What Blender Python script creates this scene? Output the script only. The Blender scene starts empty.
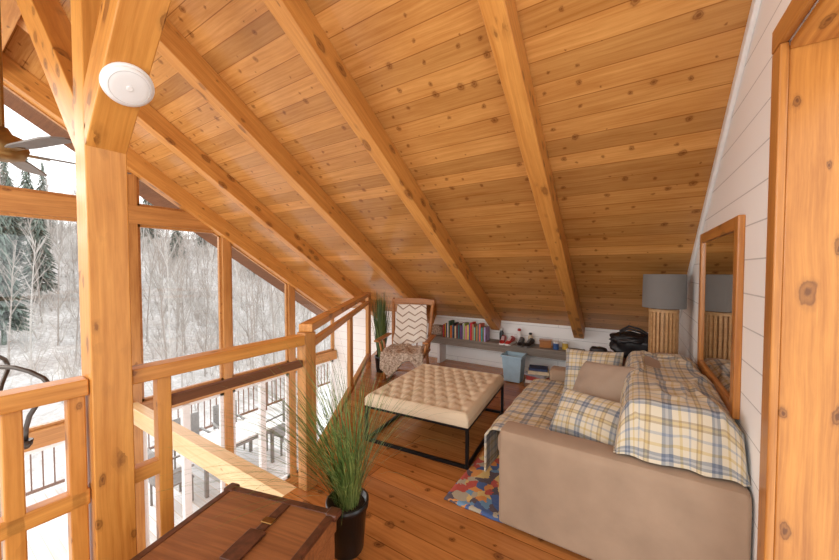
import bpy, bmesh, math, random
from mathutils import Vector, Matrix, noise
R = random.Random(7)
S = bpy.context.scene; COL = S.collection
PI = math.pi
def srgb(r, g, b):
    f = lambda c: (c/255/12.92) if c/255 <= .04045 else ((c/255+.055)/1.055)**2.4
    return (f(r), f(g), f(b), 1)
# ------------------------------------------------------------------ mesh helpers
def box(bm, c, s, M=None):
    m = Matrix.Translation(c) @ (M if M else Matrix()) @ Matrix.Diagonal((s[0], s[1], s[2], 1))
    return bmesh.ops.create_cube(bm, size=1, matrix=m)['verts']
def tube(bm, pts, r, seg=8):
    pts = [Vector(p) for p in pts]; n = len(pts)
    rr = r if isinstance(r, (list, tuple)) else [r]*n
    rings = []; px = None
    for i, p in enumerate(pts):
        d = (pts[min(i+1, n-1)]-pts[max(i-1, 0)]).normalized()
        if px is None:
            px = d.orthogonal().normalized()
        else:
            px = (px - d*px.dot(d))
            px = px.normalized() if px.length > 1e-5 else d.orthogonal().normalized()
        py = d.cross(px)
        rings.append([bm.verts.new(p+(px*math.cos(2*PI*k/seg)+py*math.sin(2*PI*k/seg))*rr[i]) for k in range(seg)])
    for a, b in zip(rings, rings[1:]):
        for k in range(seg):
            bm.faces.new((a[k], a[(k+1) % seg], b[(k+1) % seg], b[k]))
    if seg > 2:
        bm.faces.new(rings[0][::-1]); bm.faces.new(rings[-1])
def lathe(bm, prof, seg=28, c=(0, 0, 0)):
    rings = []
    for r, z in prof:
        rings.append([bm.verts.new((c[0]+max(r, 1e-4)*math.cos(2*PI*k/seg), c[1]+max(r, 1e-4)*math.sin(2*PI*k/seg), c[2]+z)) for k in range(seg)])
    for a, b in zip(rings, rings[1:]):
        for k in range(seg):
            bm.faces.new((a[k], a[(k+1) % seg], b[(k+1) % seg], b[k]))
    bm.faces.new(rings[0][::-1]); bm.faces.new(rings[-1])
def link(name, me, mat, parent=None, M=None, smooth=False, bevel=0, solid=0, sub=0, seg=2):
    if mat: me.materials.append(mat)
    o = bpy.data.objects.new(name, me); COL.objects.link(o)
    if parent: o.parent = parent
    if M is not None: o.matrix_basis = M
    if smooth:
        for p in me.polygons: p.use_smooth = True
    if solid:
        s = o.modifiers.new('s', 'SOLIDIFY'); s.thickness = solid; s.offset = 0
    if bevel:
        b = o.modifiers.new('b', 'BEVEL'); b.width = bevel; b.segments = seg; b.limit_method = 'ANGLE'
        for p in me.polygons: p.use_smooth = True
        w = o.modifiers.new('w', 'WEIGHTED_NORMAL')
    if sub:
        s = o.modifiers.new('ss', 'SUBSURF'); s.levels = sub; s.render_levels = sub
    return o
def obj(name, bm, mat, parent=None, **k):
    bmesh.ops.recalc_face_normals(bm, faces=bm.faces)
    me = bpy.data.meshes.new(name); bm.to_mesh(me); bm.free()
    return link(name, me, mat, parent, **k)
def boxo(name, c, s, mat, parent=None, rot=None, bevel=.004, **k):
    bm = bmesh.new(); box(bm, (0, 0, 0), s)
    M = Matrix.Translation(c) @ (rot.to_4x4() if rot else Matrix())
    return obj(name, bm, mat, parent, M=M, bevel=bevel, **k)
def frame_of(p0, p1, up=(0, 0, 1)):
    p0 = Vector(p0); p1 = Vector(p1); x = (p1-p0).normalized(); up = Vector(up)
    z = up-x*up.dot(x)
    if z.length < 1e-3: z = Vector((0, 1, 0))
    z.normalize(); y = z.cross(x)
    M = Matrix((x, y, z)).transposed().to_4x4(); M.translation = (p0+p1)/2
    return M, (p1-p0).length
def beam(name, p0, p1, w, h, mat, parent=None, up=(0, 0, 1), bevel=.006):
    M, L = frame_of(p0, p1, up)
    bm = bmesh.new(); box(bm, (0, 0, 0), (L, w, h))
    return obj(name, bm, mat, parent, M=M, bevel=bevel)
def gridm(name, nu, nv, f, mat, parent=None, uv=(1, 1), thick=.012, M=None, sub=0):
    bm = bmesh.new(); L = bm.loops.layers.uv.new('UVMap')
    V = [[bm.verts.new(f(i/nu, j/nv)) for j in range(nv+1)] for i in range(nu+1)]
    for i in range(nu):
        for j in range(nv):
            fc = bm.faces.new((V[i][j], V[i+1][j], V[i+1][j+1], V[i][j+1]))
            for lp, (a, b) in zip(fc.loops, ((i, j), (i+1, j), (i+1, j+1), (i, j+1))):
                lp[L].uv = (a/nu*uv[0], b/nv*uv[1])
    me = bpy.data.meshes.new(name); bm.to_mesh(me); bm.free()
    return link(name, me, mat, parent, M=M, smooth=True, solid=thick, sub=sub)
def tag(o, label, cat, group=None, kind=None):
    if label: o['label'] = label
    if cat: o['category'] = cat
    if group: o['group'] = group
    if kind: o['kind'] = kind
    return o
def struct(o): o['kind'] = 'structure'; return o
def thing(name, label, cat, loc=(0, 0, 0), rz=0, group=None):
    o = bpy.data.objects.new(name, None); COL.objects.link(o); o.empty_display_size = .05
    o.location = loc; o.rotation_euler = (0, 0, rz)
    return tag(o, label, cat, group)
def dup(root, loc, rz, label=None, group=None, scale=None):
    r = root.copy(); COL.objects.link(r); r.location = loc; r.rotation_euler = (0, 0, rz)
    if scale: r.scale = scale
    if label: r['label'] = label
    if group: r['group'] = group
    for ch in list(root.children):
        c = ch.copy(); COL.objects.link(c); c.parent = r
    return r
# ------------------------------------------------------------------ materials
class NT:
    def __init__(s, name):
        s.m = bpy.data.materials.new(name); s.m.use_nodes = True
        s.t = s.m.node_tree; s.b = s.t.nodes['Principled BSDF']
    def n(s, ty, **k):
        x = s.t.nodes.new(ty)
        for a, v in k.items(): setattr(x, a, v)
        return x
    def l(s, a, b): s.t.links.new(a, b)
    def mix(s, fac, a, b, blend='MIX'):
        x = s.n('ShaderNodeMix', data_type='RGBA', blend_type=blend)
        for sock, v in ((x.inputs[0], fac), (x.inputs[6], a), (x.inputs[7], b)):
            if hasattr(v, 'is_linked'): s.l(v, sock)
            else: sock.default_value = v
        return x.outputs[2]
    def ramp(s, fac, stops, interp='LINEAR'):
        x = s.n('ShaderNodeValToRGB'); cr = x.color_ramp; cr.interpolation = interp
        while len(cr.elements) < len(stops): cr.elements.new(.5)
        for e, (p, c) in zip(cr.elements, stops):
            e.position = p; e.color = c if len(c) == 4 else (*c, 1)
        s.l(fac, x.inputs[0]); return x.outputs[0]
    def math(s, op, a, b=None, c=None):
        x = s.n('ShaderNodeMath', operation=op)
        for i, v in enumerate((a, b, c)):
            if v is None: continue
            if hasattr(v, 'is_linked'): s.l(v, x.inputs[i])
            else: x.inputs[i].default_value = v
        return x.outputs[0]
    def vadd(s, a, b, op='ADD'):
        x = s.n('ShaderNodeVectorMath', operation=op)
        for i, v in enumerate((a, b)):
            if hasattr(v, 'is_linked'): s.l(v, x.inputs[i])
            else: x.inputs[i].default_value = v
        return x.outputs[0]
    def coords(s, kind='Object', scale=(1, 1, 1), rnd=False):
        tc = s.n('ShaderNodeTexCoord'); v = tc.outputs[kind]
        if rnd:
            oi = s.n('ShaderNodeObjectInfo'); cb = s.n('ShaderNodeCombineXYZ')
            s.l(s.math('MULTIPLY', oi.outputs['Random'], 37), cb.inputs[0]); s.l(s.math('MULTIPLY', oi.outputs['Random'], 91), cb.inputs[1])
            v = s.vadd(v, cb.outputs[0])
        mp = s.n('ShaderNodeMapping'); mp.inputs['Scale'].default_value = scale
        s.l(v, mp.inputs[0]); return mp.outputs[0]
    def noise(s, vec, scale=1, detail=3, rough=.55, out=0):
        x = s.n('ShaderNodeTexNoise'); x.inputs['Scale'].default_value = scale; x.inputs['Detail'].default_value = detail
        x.inputs['Roughness'].default_value = rough; s.l(vec, x.inputs['Vector']); return x.outputs[out]
    def bump(s, h, st=.3, d=.01):
        x = s.n('ShaderNodeBump'); x.inputs['Strength'].default_value = st; x.inputs['Distance'].default_value = d
        s.l(h, x.inputs['Height']); s.l(x.outputs[0], s.b.inputs['Normal'])
    def done(s, col, rough=.5, metal=0, spec=.5, sheen=0):
        if hasattr(col, 'is_linked'): s.l(col, s.b.inputs['Base Color'])
        else: s.b.inputs['Base Color'].default_value = col
        s.b.inputs['Roughness'].default_value = rough; s.b.inputs['Metallic'].default_value = metal
        s.b.inputs['Specular IOR Level'].default_value = spec
        if sheen: s.b.inputs['Sheen Weight'].default_value = sheen
        return s.m
def wood(name, c1, c2, knot=None, boards=None, rough=.36, kn=.6, ks=(5, 8, 8), kr=.12, groove=.28, spread=.74, off=.37, kst=.85, shift=0, flat=False):
    m = NT(name); rnd = boards is None
    cd = m.coords(rnd=rnd)
    wv = m.vadd(m.vadd(m.noise(m.coords(scale=(1.5, 3, 3), rnd=rnd), 1, 2, .5, 1), (.5, .5, .5), 'SUBTRACT'), (.0, .05, .05), 'MULTIPLY')
    cw = m.vadd(cd, wv)
    g = m.noise(m.vadd(cw, (1.3, 52, 52), 'MULTIPLY'), 1, 4, .65)
    g2 = m.noise(m.coords(scale=(.6, 4, 4), rnd=rnd), 1, 2)
    g3 = m.noise(m.vadd(cw, (3, 14, 14), 'MULTIPLY'), 1, 5, .65)
    col = m.ramp(m.math('ADD', m.math('MULTIPLY', g, .5), m.math('ADD', m.math('MULTIPLY', g2, .25), m.math('MULTIPLY', g3, .25))), [(.36, c2), (.62, c1)])
    if boards:
        br = m.n('ShaderNodeTexBrick'); br.offset = off
        m.l(m.vadd(m.coords(), (shift, 0, 0)), br.inputs['Vector'])
        br.inputs['Color1'].default_value = (spread, spread*.97, spread*.93, 1); br.inputs['Color2'].default_value = (1.06, 1.06, 1.06, 1)
        br.inputs['Mortar'].default_value = (groove, groove*.8, groove*.6, 1)
        br.inputs['Scale'].default_value = 1; br.inputs['Mortar Size'].default_value = boards[2]; br.inputs['Mortar Smooth'].default_value = .5
        br.inputs['Brick Width'].default_value = boards[1]; br.inputs['Row Height'].default_value = boards[0]
        col = m.mix(1.0, col, br.outputs[0], 'MULTIPLY')
    if knot:
        vc = m.coords(scale=ks, rnd=rnd)
        warp = m.vadd(m.noise(vc, 3.2, 3, .6, 1), (.5, .5, .5), 'SUBTRACT'); vc = m.vadd(vc, m.vadd(warp, (.3, .22, .22), 'MULTIPLY'))
        vo = m.n('ShaderNodeTexVoronoi'); vo.voronoi_dimensions = '2D' if (boards or flat) else '3D'; vo.inputs['Scale'].default_value = 1
        m.l(vc, vo.inputs['Vector'])
        sp = m.n('ShaderNodeSeparateColor'); m.l(vo.outputs['Color'], sp.inputs[0])
        mask = m.math('GREATER_THAN', sp.outputs[0], kn)
        size = m.math('ADD', .25, m.math('MULTIPLY', m.math('POWER', sp.outputs[1], 1.5), 1.2))
        spot = m.ramp(m.math('DIVIDE', vo.outputs['Distance'], size), [(kr*.25, (kst, kst, kst)), (kr*.5, (kst*.55,)*3), (kr*.85, (kst*.8,)*3), (kr, (kst*.25,)*3), (kr*1.5, (0, 0, 0))])
        col = m.mix(m.math('MULTIPLY', mask, spot), col, knot)
    m.bump(g, .06, .004)
    return m.done(col, rough, spec=.45)
def plain(name, c, rough=.5, metal=0, var=.12, sc=12, bump=0):
    m = NT(name); v = m.noise(m.coords(), sc, 3)
    d = tuple(x*(1-var*2) for x in c[:3])+(1,); b = tuple(min(1, x*(1+var)) for x in c[:3])+(1,)
    col = m.ramp(v, [(.3, d), (.7, b)])
    if bump: m.bump(m.noise(m.coords(), sc*12, 2), bump, .004)
    return m.done(col, rough, metal)
def fabric(name, c, var=.1, weave=420, bump=.25):
    m = NT(name); col = m.ramp(m.noise(m.coords(), 5, 4), [(.3, tuple(x*(1-var) for x in c[:3])), (.7, tuple(min(1, x*(1+var)) for x in c[:3]))])
    m.bump(m.noise(m.coords(), weave, 2), bump, .003)
    return m.done(col, .9, spec=.15, sheen=.1)
def shiplap(name, axis, c):
    m = NT(name); tc = m.n('ShaderNodeTexCoord'); sp = m.n('ShaderNodeSeparateXYZ'); m.l(tc.outputs['Object'], sp.inputs[0])
    cb = m.n('ShaderNodeCombineXYZ'); m.l(sp.outputs[axis], cb.inputs[0]); m.l(sp.outputs[2], cb.inputs[1])
    br = m.n('ShaderNodeTexBrick'); m.l(cb.outputs[0], br.inputs['Vector'])
    br.inputs['Color1'].default_value = c; br.inputs['Color2'].default_value = tuple(x*.97 for x in c[:3])+(1,)
    br.inputs['Mortar'].default_value = tuple(x*.62 for x in c[:3])+(1,)
    br.inputs['Scale'].default_value = 1; br.inputs['Mortar Size'].default_value = .0032; br.inputs['Brick Width'].default_value = 3.3; br.inputs['Row Height'].default_value = .165
    return m.done(br.outputs[0], .55)
def plaid(name, period=.26):
    m = NT(name); tc = m.n('ShaderNodeTexCoord'); sp = m.n('ShaderNodeSeparateXYZ'); m.l(tc.outputs['UV'], sp.inputs[0])
    cr = srgb(230, 224, 211); bl = srgb(166, 172, 182); ye = srgb(220, 206, 172); lb = srgb(196, 199, 204); ta = srgb(196, 184, 164)
    st = [(0, cr), (.10, bl), (.16, lb), (.21, bl), (.28, cr), (.40, ye), (.46, cr), (.60, lb), (.65, cr), (.78, ta), (.82, ye), (.87, ta), (.91, cr)]
    o = []
    for i in (0, 1):
        f = m.math('FRACT', m.math('DIVIDE', sp.outputs[i], period)); o.append(m.ramp(f, st, 'CONSTANT'))
    col = m.mix(1.0, o[0], o[1], 'MULTIPLY')
    m.bump(m.noise(m.coords(), 300, 2), .3, .003)
    return m.done(col, .92, spec=.1, sheen=.1)
W = {}
W['ceil'] = wood('pine_ceiling', srgb(222, 164, 94), srgb(188, 126, 62), srgb(108, 58, 24), boards=(.145, 40, .0035), ks=(7, 6.9, 1), kn=.42, kr=.125, groove=.5, rough=.24, spread=.68, kst=.78, shift=8)
W['floor'] = wood('pine_floor', srgb(200, 132, 72), srgb(158, 96, 48), srgb(80, 38, 14), boards=(.15, 5.4, .004), ks=(5, 6.7, 1), kn=.6, kr=.12, groove=.35, rough=.2, shift=1.7)
W['beam'] = wood('pine_beam', srgb(220, 158, 82), srgb(184, 118, 52), srgb(104, 54, 20), kn=.35, ks=(6, 12, 12), kr=.28)
W['post'] = wood('pine_post', srgb(220, 157, 78), srgb(184, 117, 48), srgb(98, 50, 16), kn=.25, ks=(6, 12, 12), kr=.3)
W['trim'] = wood('window_timber', srgb(202, 144, 82), srgb(162, 106, 54), srgb(100, 52, 22), kn=.8, kr=.12)
W['pale'] = wood('sunlit_tie_timber', srgb(230, 200, 152), srgb(212, 172, 120), srgb(170, 110, 60), kn=.8, kr=.12)  # sunlight on the tie beam put into a lighter timber colour
W['jamb'] = wood('jamb_pine', srgb(204, 138, 66), srgb(158, 96, 40), srgb(84, 42, 14), kn=.35, ks=(4.2, 9, 1), kr=.16, rough=.26, flat=True)
W['frame'] = wood('golden_frame_pine', srgb(200, 136, 68), srgb(158, 96, 42), srgb(80, 40, 14), kn=.4, ks=(5, 11, 11), kr=.26, rough=.28)
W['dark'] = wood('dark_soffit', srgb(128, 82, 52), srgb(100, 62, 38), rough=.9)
W['chair'] = wood('rocker_wood', srgb(190, 128, 72), srgb(148, 92, 48), rough=.3)
W['trunk'] = wood('trunk_wood', srgb(162, 104, 62), srgb(108, 64, 38), srgb(60, 32, 18), kn=.5, rough=.34, ks=(3, 4, 4), kr=.2)
W['bench'] = wood('weathered_bench', srgb(150, 138, 126), srgb(112, 100, 88), rough=.6)
W['slat'] = wood('slatted_lamp_wood', srgb(206, 164, 114), srgb(170, 124, 78), rough=.5)
W['table'] = wood('side_table_wood', srgb(120, 80, 50), srgb(90, 56, 32))
W['deck'] = wood('snowy_deck_boards', srgb(246, 247, 248), srgb(222, 222, 223), boards=(.14, 4, .005), rough=.8, groove=.8)
M = {}
M['wallr'] = shiplap('white_shiplap_side', 1, srgb(250, 250, 248)); M['wallb'] = shiplap('white_shiplap_back', 0, srgb(250, 249, 246))
M['white'] = plain('white_paint', srgb(240, 239, 237), .5, var=.02)
M['plastic'] = plain('white_plastic', srgb(232, 232, 230), .4, var=.01); M['slot'] = plain('slot_grey', srgb(200, 200, 198), .6, var=.01)
M['taupe'] = fabric('taupe_upholstery', srgb(160, 136, 114)); M['taupe2'] = fabric('taupe_pillow', srgb(164, 145, 127))
M['cream'] = fabric('cream_linen', srgb(216, 198, 170), .05, 500); M['plaid'] = plaid('plaid_cloth', .28); M['plaidp'] = plaid('plaid_pillow_cloth', .21)
M['black'] = plain('black_metal', srgb(30, 27, 26), .4, .6, var=.05); M['iron'] = plain('grey_iron', srgb(86, 78, 72), .4, .6)
M['pot'] = plain('black_pot', srgb(24, 24, 26), .28, var=.1); M['soil'] = plain('soil', srgb(60, 44, 32), .95, var=.3, sc=60)
M['leather'] = plain('brown_leather', srgb(92, 52, 34), .35, var=.25, sc=30); M['brass'] = plain('brass', srgb(150, 112, 62), .35, .9)
M['bag'] = plain('black_leather', srgb(26, 22, 24), .4, var=.2, sc=20, bump=.2)
M['shade'] = fabric('grey_shade', srgb(122, 119, 116), .04); M['blue'] = plain('pale_blue_plastic', srgb(170, 202, 220), .45, var=.05)
M['steel'] = plain('patio_grey_metal', srgb(140, 136, 132), .6)
M['fanw'] = plain('fan_blade_finish', srgb(116, 110, 104), .45, var=.08); M['hub'] = plain('fan_bronze', srgb(150, 116, 66), .35, .7)
def grassmat(name, a, b, c):
    m = NT(name); oi = m.noise(m.coords(scale=(30, 30, 1.5)), 1, 2)
    return m.done(m.ramp(oi, [(.3, a), (.5, b), (.7, c)]), .5)
M['grass'] = grassmat('grass_blades', srgb(46, 70, 30), srgb(88, 116, 52), srgb(160, 168, 98)); M['grass2'] = grassmat('reed_blades', srgb(44, 64, 30), srgb(78, 100, 46), srgb(120, 130, 70))
def glass():
    m = bpy.data.materials.new('window_glass'); m.use_nodes = True; t = m.node_tree; t.nodes.clear()
    o = t.nodes.new('ShaderNodeOutputMaterial'); mx = t.nodes.new('ShaderNodeMixShader'); a = t.nodes.new('ShaderNodeBsdfTransparent'); b = t.nodes.new('ShaderNodeBsdfGlossy')
    b.inputs['Roughness'].default_value = .02; mx.inputs[0].default_value = .07
    t.links.new(a.outputs[0], mx.inputs[1]); t.links.new(b.outputs[0], mx.inputs[2]); t.links.new(mx.outputs[0], o.inputs[0]); return m
M['glass'] = glass()
def mirror(): 
    m = NT('mirror_glass'); return m.done((.62, .58, .53, 1), .03, 1)
M['mirror'] = mirror()
def chevron():
    m = NT('chevron_cloth'); tc = m.n('ShaderNodeTexCoord'); sp = m.n('ShaderNodeSeparateXYZ'); m.l(tc.outputs['UV'], sp.inputs[0])
    z = m.math('ABSOLUTE', m.math('SUBTRACT', m.math('FRACT', m.math('MULTIPLY', sp.outputs[0], 5.2)), .5))
    f = m.math('FRACT', m.math('MULTIPLY', m.math('ADD', sp.outputs[1], m.math('MULTIPLY', z, .13)), 9.5))
    return m.done(m.ramp(f, [(0, srgb(238, 230, 218)), (.6, srgb(146, 122, 102)), (.74, srgb(196, 178, 160)), (.82, srgb(238, 230, 218))], 'CONSTANT'), .9)
M['chev'] = chevron()
def shag():
    m = NT('shaggy_throw'); n_ = m.noise(m.coords(), 40, 5, .7); m.bump(n_, 1, .02)
    return m.done(m.ramp(n_, [(.35, srgb(130, 104, 86)), (.55, srgb(206, 186, 166)), (.7, srgb(240, 230, 214))]), .95)
M['shag'] = shag()
def rugm():
    m = NT('patchwork_rug'); v = m.n('ShaderNodeTexVoronoi'); v.inputs['Scale'].default_value = 15
    vc = m.coords(); m.l(m.vadd(vc, m.vadd(m.noise(vc, 10, 3, .6, 1), (.1, .1, .1), 'MULTIPLY')), v.inputs['Vector'])
    sp = m.n('ShaderNodeSeparateColor'); m.l(v.outputs['Color'], sp.inputs[0])
    col = m.ramp(sp.outputs[0], [(0, srgb(44, 84, 144)), (.2, srgb(184, 60, 44)), (.34, srgb(216, 184, 110)), (.48, srgb(96, 144, 180)), (.62, srgb(74, 60, 72)), (.74, srgb(216, 140, 56)), (.88, srgb(176, 164, 140))], 'CONSTANT')
    col = m.mix(m.math('MULTIPLY', m.noise(m.coords(), 60, 3), .35), col, srgb(140, 132, 124)); return m.done(col, .95)
M['rug'] = rugm()
def groundm():
    m = NT('snowy_ground'); n_ = m.noise(m.coords(), .35, 5, .7); n2 = m.noise(m.coords(scale=(1.6, 1.6, .4)), 3, 6, .8)
    return m.done(m.ramp(m.math('ADD', m.math('MULTIPLY', n_, .4), m.math('MULTIPLY', n2, .6)), [(.40, srgb(156, 151, 147)), (.5, srgb(182, 177, 174)), (.57, srgb(204, 201, 199)), (.68, srgb(230, 232, 234))]), .9)
M['ground'] = groundm()
M['bark'] = plain('grey_bark', srgb(164, 156, 149), .9, var=.1, sc=3); M['birch'] = plain('birch_bark', srgb(192, 187, 182), .8, var=.08, sc=5); M['needle'] = plain('conifer_needles', srgb(110, 124, 114), .9, var=.15, sc=2)  # tree colours paled to stand in for haze over the woods
M['twig'] = plain('grey_twigs', srgb(184, 177, 171), .9, var=.1, sc=3)

# ------------------------------------------------------------------ camera
cam = bpy.data.cameras.new('camera'); co = bpy.data.objects.new('camera', cam); COL.objects.link(co)
H = 1.6; F = 335.0
cam.sensor_width = 36; cam.lens = F/839*36; cam.clip_start = .02; cam.clip_end = 500
co.location = (0, 0, H); co.rotation_euler = (math.radians(90-1.71), 0, math.radians(32.4)); S.camera = co
fw = (-.536, .844); rt = (.844, .536)
def at(u, t):
    a = (u-419.5)/F; return ((fw[0]+rt[0]*a)*t, (fw[1]+rt[1]*a)*t)

# ------------------------------------------------------------------ room shell
XW = .47; XL = -5.6; YB = 5.3; ZK = .78; TS = .656; YR = .4
th = math.atan(TS); cs, sn = math.cos(th), math.sin(th)
zc = lambda y: ZK+TS*(YB-y) if y > YR else ZK+TS*(YB-YR)-TS*(YR-y)
bm = bmesh.new()
poly = [(-2.06, -1.2), (XW+.14, -1.2), (XW+.14, YB), (-4.35, YB), (-4.0, 4.55), (-2.06, 1.62)]
vs = [bm.verts.new((x, y, 0)) for x, y in poly]; f = bm.faces.new(vs)
ex = bmesh.ops.extrude_face_region(bm, geom=[f]); bmesh.ops.translate(bm, verts=[v for v in ex['geom'] if isinstance(v, bmesh.types.BMVert)], vec=(0, 0, -.26))
struct(obj('floor', bm, W['floor']))
struct(boxo('floor', ((XL-2)/2, 2, -2.7), (3.7, 7, .2), W['floor'], bevel=0))
def ceil(y0, z0, dirY, L):
    x = Vector((1, 0, 0)); y = Vector((0, dirY*cs, sn)); z = x.cross(y)
    Mx = Matrix((x, y, z)).transposed().to_4x4(); Mx.translation = (0, y0, z0)
    off = .05 if z.z > 0 else -.05
    bm = bmesh.new(); box(bm, ((XL+XW)/2, L/2, off), (XW-XL+.3, L, .1)); return struct(obj('ceiling', bm, W['ceil'], M=Mx))
Ls = (YB+.1-YR)/cs
ceil(YB+.1, zc(YB+.1), -1, Ls)
ceil(YR-1.7, zc(YR-1.7), 1, 1.7/cs)
def wallpoly(name, pts, x0, x1, mat):
    bm = bmesh.new(); f = bm.faces.new([bm.verts.new((x0, y, z)) for y, z in pts])
    ex = bmesh.ops.extrude_face_region(bm, geom=[f]); bmesh.ops.translate(bm, verts=[v for v in ex['geom'] if isinstance(v, bmesh.types.BMVert)], vec=(x1-x0, 0, 0))
    return struct(obj(name, bm, mat))
wallpoly('wall_right', [(-.6, 0), (.85, 0), (.85, 2.43), (1.78, 2.43), (1.78, 0), (YB, 0), (YB, zc(YB)), (YR, zc(YR)), (-.6, zc(-.6))], XW, XW+.14, M['wallr'])
struct(boxo('wall_back', ((XL+XW)/2, YB+.06, (-2.6+ZK)/2), (XW-XL+.3, .12, ZK+2.6), M['wallb'], bevel=0))
nrm = Vector((0, -sn, -cs))
def slope(x, y, off): return Vector((x, y, zc(y)))+nrm*off
struct(beam('trim_1', slope(XW-.012, YB-.03, .03), slope(XW-.012, YR+.3, .03), .024, .06, M['white'], up=nrm))
d = thing('door_1', None, None); struct(d)
beam('casing', (XW-.013, 1.807, 0), (XW-.013, 1.807, 2.43), .026, .088, W['frame'], d, up=(0, 1, 0)); 
beam('head_casing', (XW-.014, .7, 2.475), (XW-.014, 1.851, 2.475), .028, .09, W['frame'], d)
beam('jamb', (XW+.15, 1.785, 0), (XW+.15, 1.785, 2.42), .3, .03, W['jamb'], d, up=(0, 1, 0))
beam('head_jamb', (XW+.15, .86, 2.415), (XW+.15, 1.77, 2.415), .3, .03, W['jamb'], d)
# rafters
RL = {-.62: 'long pine rafter nearest the white shiplap wall, ending above the bench', -1.84: 'long pine rafter passing over the ottoman, second from the white shiplap wall',
      -3.05: 'pine rafter ending above the rocking chair with the zigzag throw', -4.27: 'pine rafter next to the window wall, short of the gable', }
for x, lb in RL.items():
    tag(beam('rafter', slope(x, YB-.02, .095), slope(x, YR+.12, .095), .13, .19, W['beam'], up=nrm), lb, 'beam', 'ceiling rafters')
tag(beam('rafter', slope(XL+.08, YB-.02, .11), slope(XL+.08, YR+.12, .11), .16, .22, W['beam'], up=nrm), 'pine gable rafter running along the top of the windows', 'beam', 'ceiling rafters')
tag(beam('ridge_beam', (XL, YR+.11, zc(YR)-.27), (XW, YR+.11, zc(YR)-.27), .16, .3, W['beam']), 'horizontal pine ridge beam carried by the braced post', 'beam')
# post with braces
PX, PY = -2.0, .513
p = thing('timber_post', 'square knotty pine post with two angled braces at the railing', 'post', (PX, PY, -.26))
beam('post', (0, 0, 0), (0, 0, 3.78), .14, .14, W['post'], p, up=(0, 1, 0))
for s in (1, -1):
    n = Vector((s, 0, -1)).normalized()
    a = Vector((s*.07, 0, 2.12+.26))-n*.085; b = a+Vector((s, 0, 1)).normalized()*1.62
    beam('brace', a-Vector((s, 0, 1)).normalized()*.06, b, .138, .17, W['post'], p, up=n)
n = Vector((1, 0, -1)).normalized(); z = n; x = Vector((0, 1, 0)); y = z.cross(x)
Mx = Matrix((x, y, z)).transposed().to_4x4(); Mx.translation = Vector((-1.71, PY+.01, 2.34))
sd = bpy.data.objects.new('smoke_detector', None); COL.objects.link(sd); sd.matrix_basis = Mx @ Matrix.Scale(.9, 4)
tag(sd, 'round white smoke detector fixed on the brace of the pine post', 'smoke detector')
bm = bmesh.new(); lathe(bm, [(.09, 0), (.095, .008), (.093, .018), (.08, .02)], 40); obj('base', bm, M['plastic'], sd, smooth=True)
bm = bmesh.new(); lathe(bm, [(.086, .018), (.086, .026), (.079, .034), (.055, .038), (.02, .039)], 40); sc_ = obj('cover', bm, M['plastic'], sd, smooth=True)
bm = bmesh.new(); lathe(bm, [(.0725, .034), (.0725, .0362), (.0705, .0362), (.0705, .034)], 40); obj('vent_ring', bm, M['slot'], sc_)
bm = bmesh.new(); lathe(bm, [(.012, .038), (.012, .042), (.008, .043)], 16); obj('test_button', bm, M['plastic'], sc_)
# railing along the loft edge
r = thing('railing', 'pine railing of square frames along the loft edge beside the post', 'railing', (0, 0, 0))
for y0, y1 in ((-.9, .44), (.586, 1.56)):
    beam('handrail', (PX, y0, 1.1), (PX, y1, 1.1), .1, .07, W['post'], r)
beam('lower_rail', (PX, -.9, .62), (PX, .44, .62), .06, .07, W['post'], r); beam('lower_rail', (PX, .586, .62), (PX, .70, .62), .06, .07, W['post'], r)
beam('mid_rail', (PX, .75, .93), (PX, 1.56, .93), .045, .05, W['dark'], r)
for y in (-.7, .23, .405): beam('baluster', (PX, y, 0), (PX, y, 1.065), .06, .055, W['post'], r, up=(0, 1, 0))
beam('baluster', (PX, .72, 0), (PX, .72, 1.065), .06, .06, W['post'], r, up=(0, 1, 0))
r2 = thing('railing', 'pine railing angled back from the newel post toward the rocking chair', 'railing', (0, 0, 0))
A = Vector((-2.0, 1.61, 0)); B = Vector((-3.86, 4.42, 0)); dv = B-A
beam('newel_post', A, A+Vector((0, 0, 1.15)), .095, .095, W['trim'], r2, up=(0, 1, 0))
beam('handrail', A-dv*.005+Vector((0, 0, 1.18)), B+Vector((0, 0, 1.19)), .1, .06, W['beam'], r2)
beam('mid_rail', A+dv*.02+Vector((0, 0, 1.04)), B+Vector((0, 0, 1.04)), .05, .06, W['beam'], r2)
beam('lower_rail', A+dv*.02+Vector((0, 0, .12)), B+Vector((0, 0, .12)), .06, .07, W['trim'], r2)
q = A+dv*.5; beam('baluster', q+Vector((0, 0, .14)), q+Vector((0, 0, 1.03)), .055, .055, W['trim'], r2, up=(0, 1, 0))
beam('end_post', B, B+Vector((0, 0, 1.16)), .07, .07, W['trim'], r2, up=(0, 1, 0))
tag(beam('tie_beam', (XL+.1, 1.64, -.24), (-2.07, 1.64, -.24), .12, .2, W['pale']), 'pale horizontal tie beam crossing the open space below the railing', 'beam')
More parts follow.
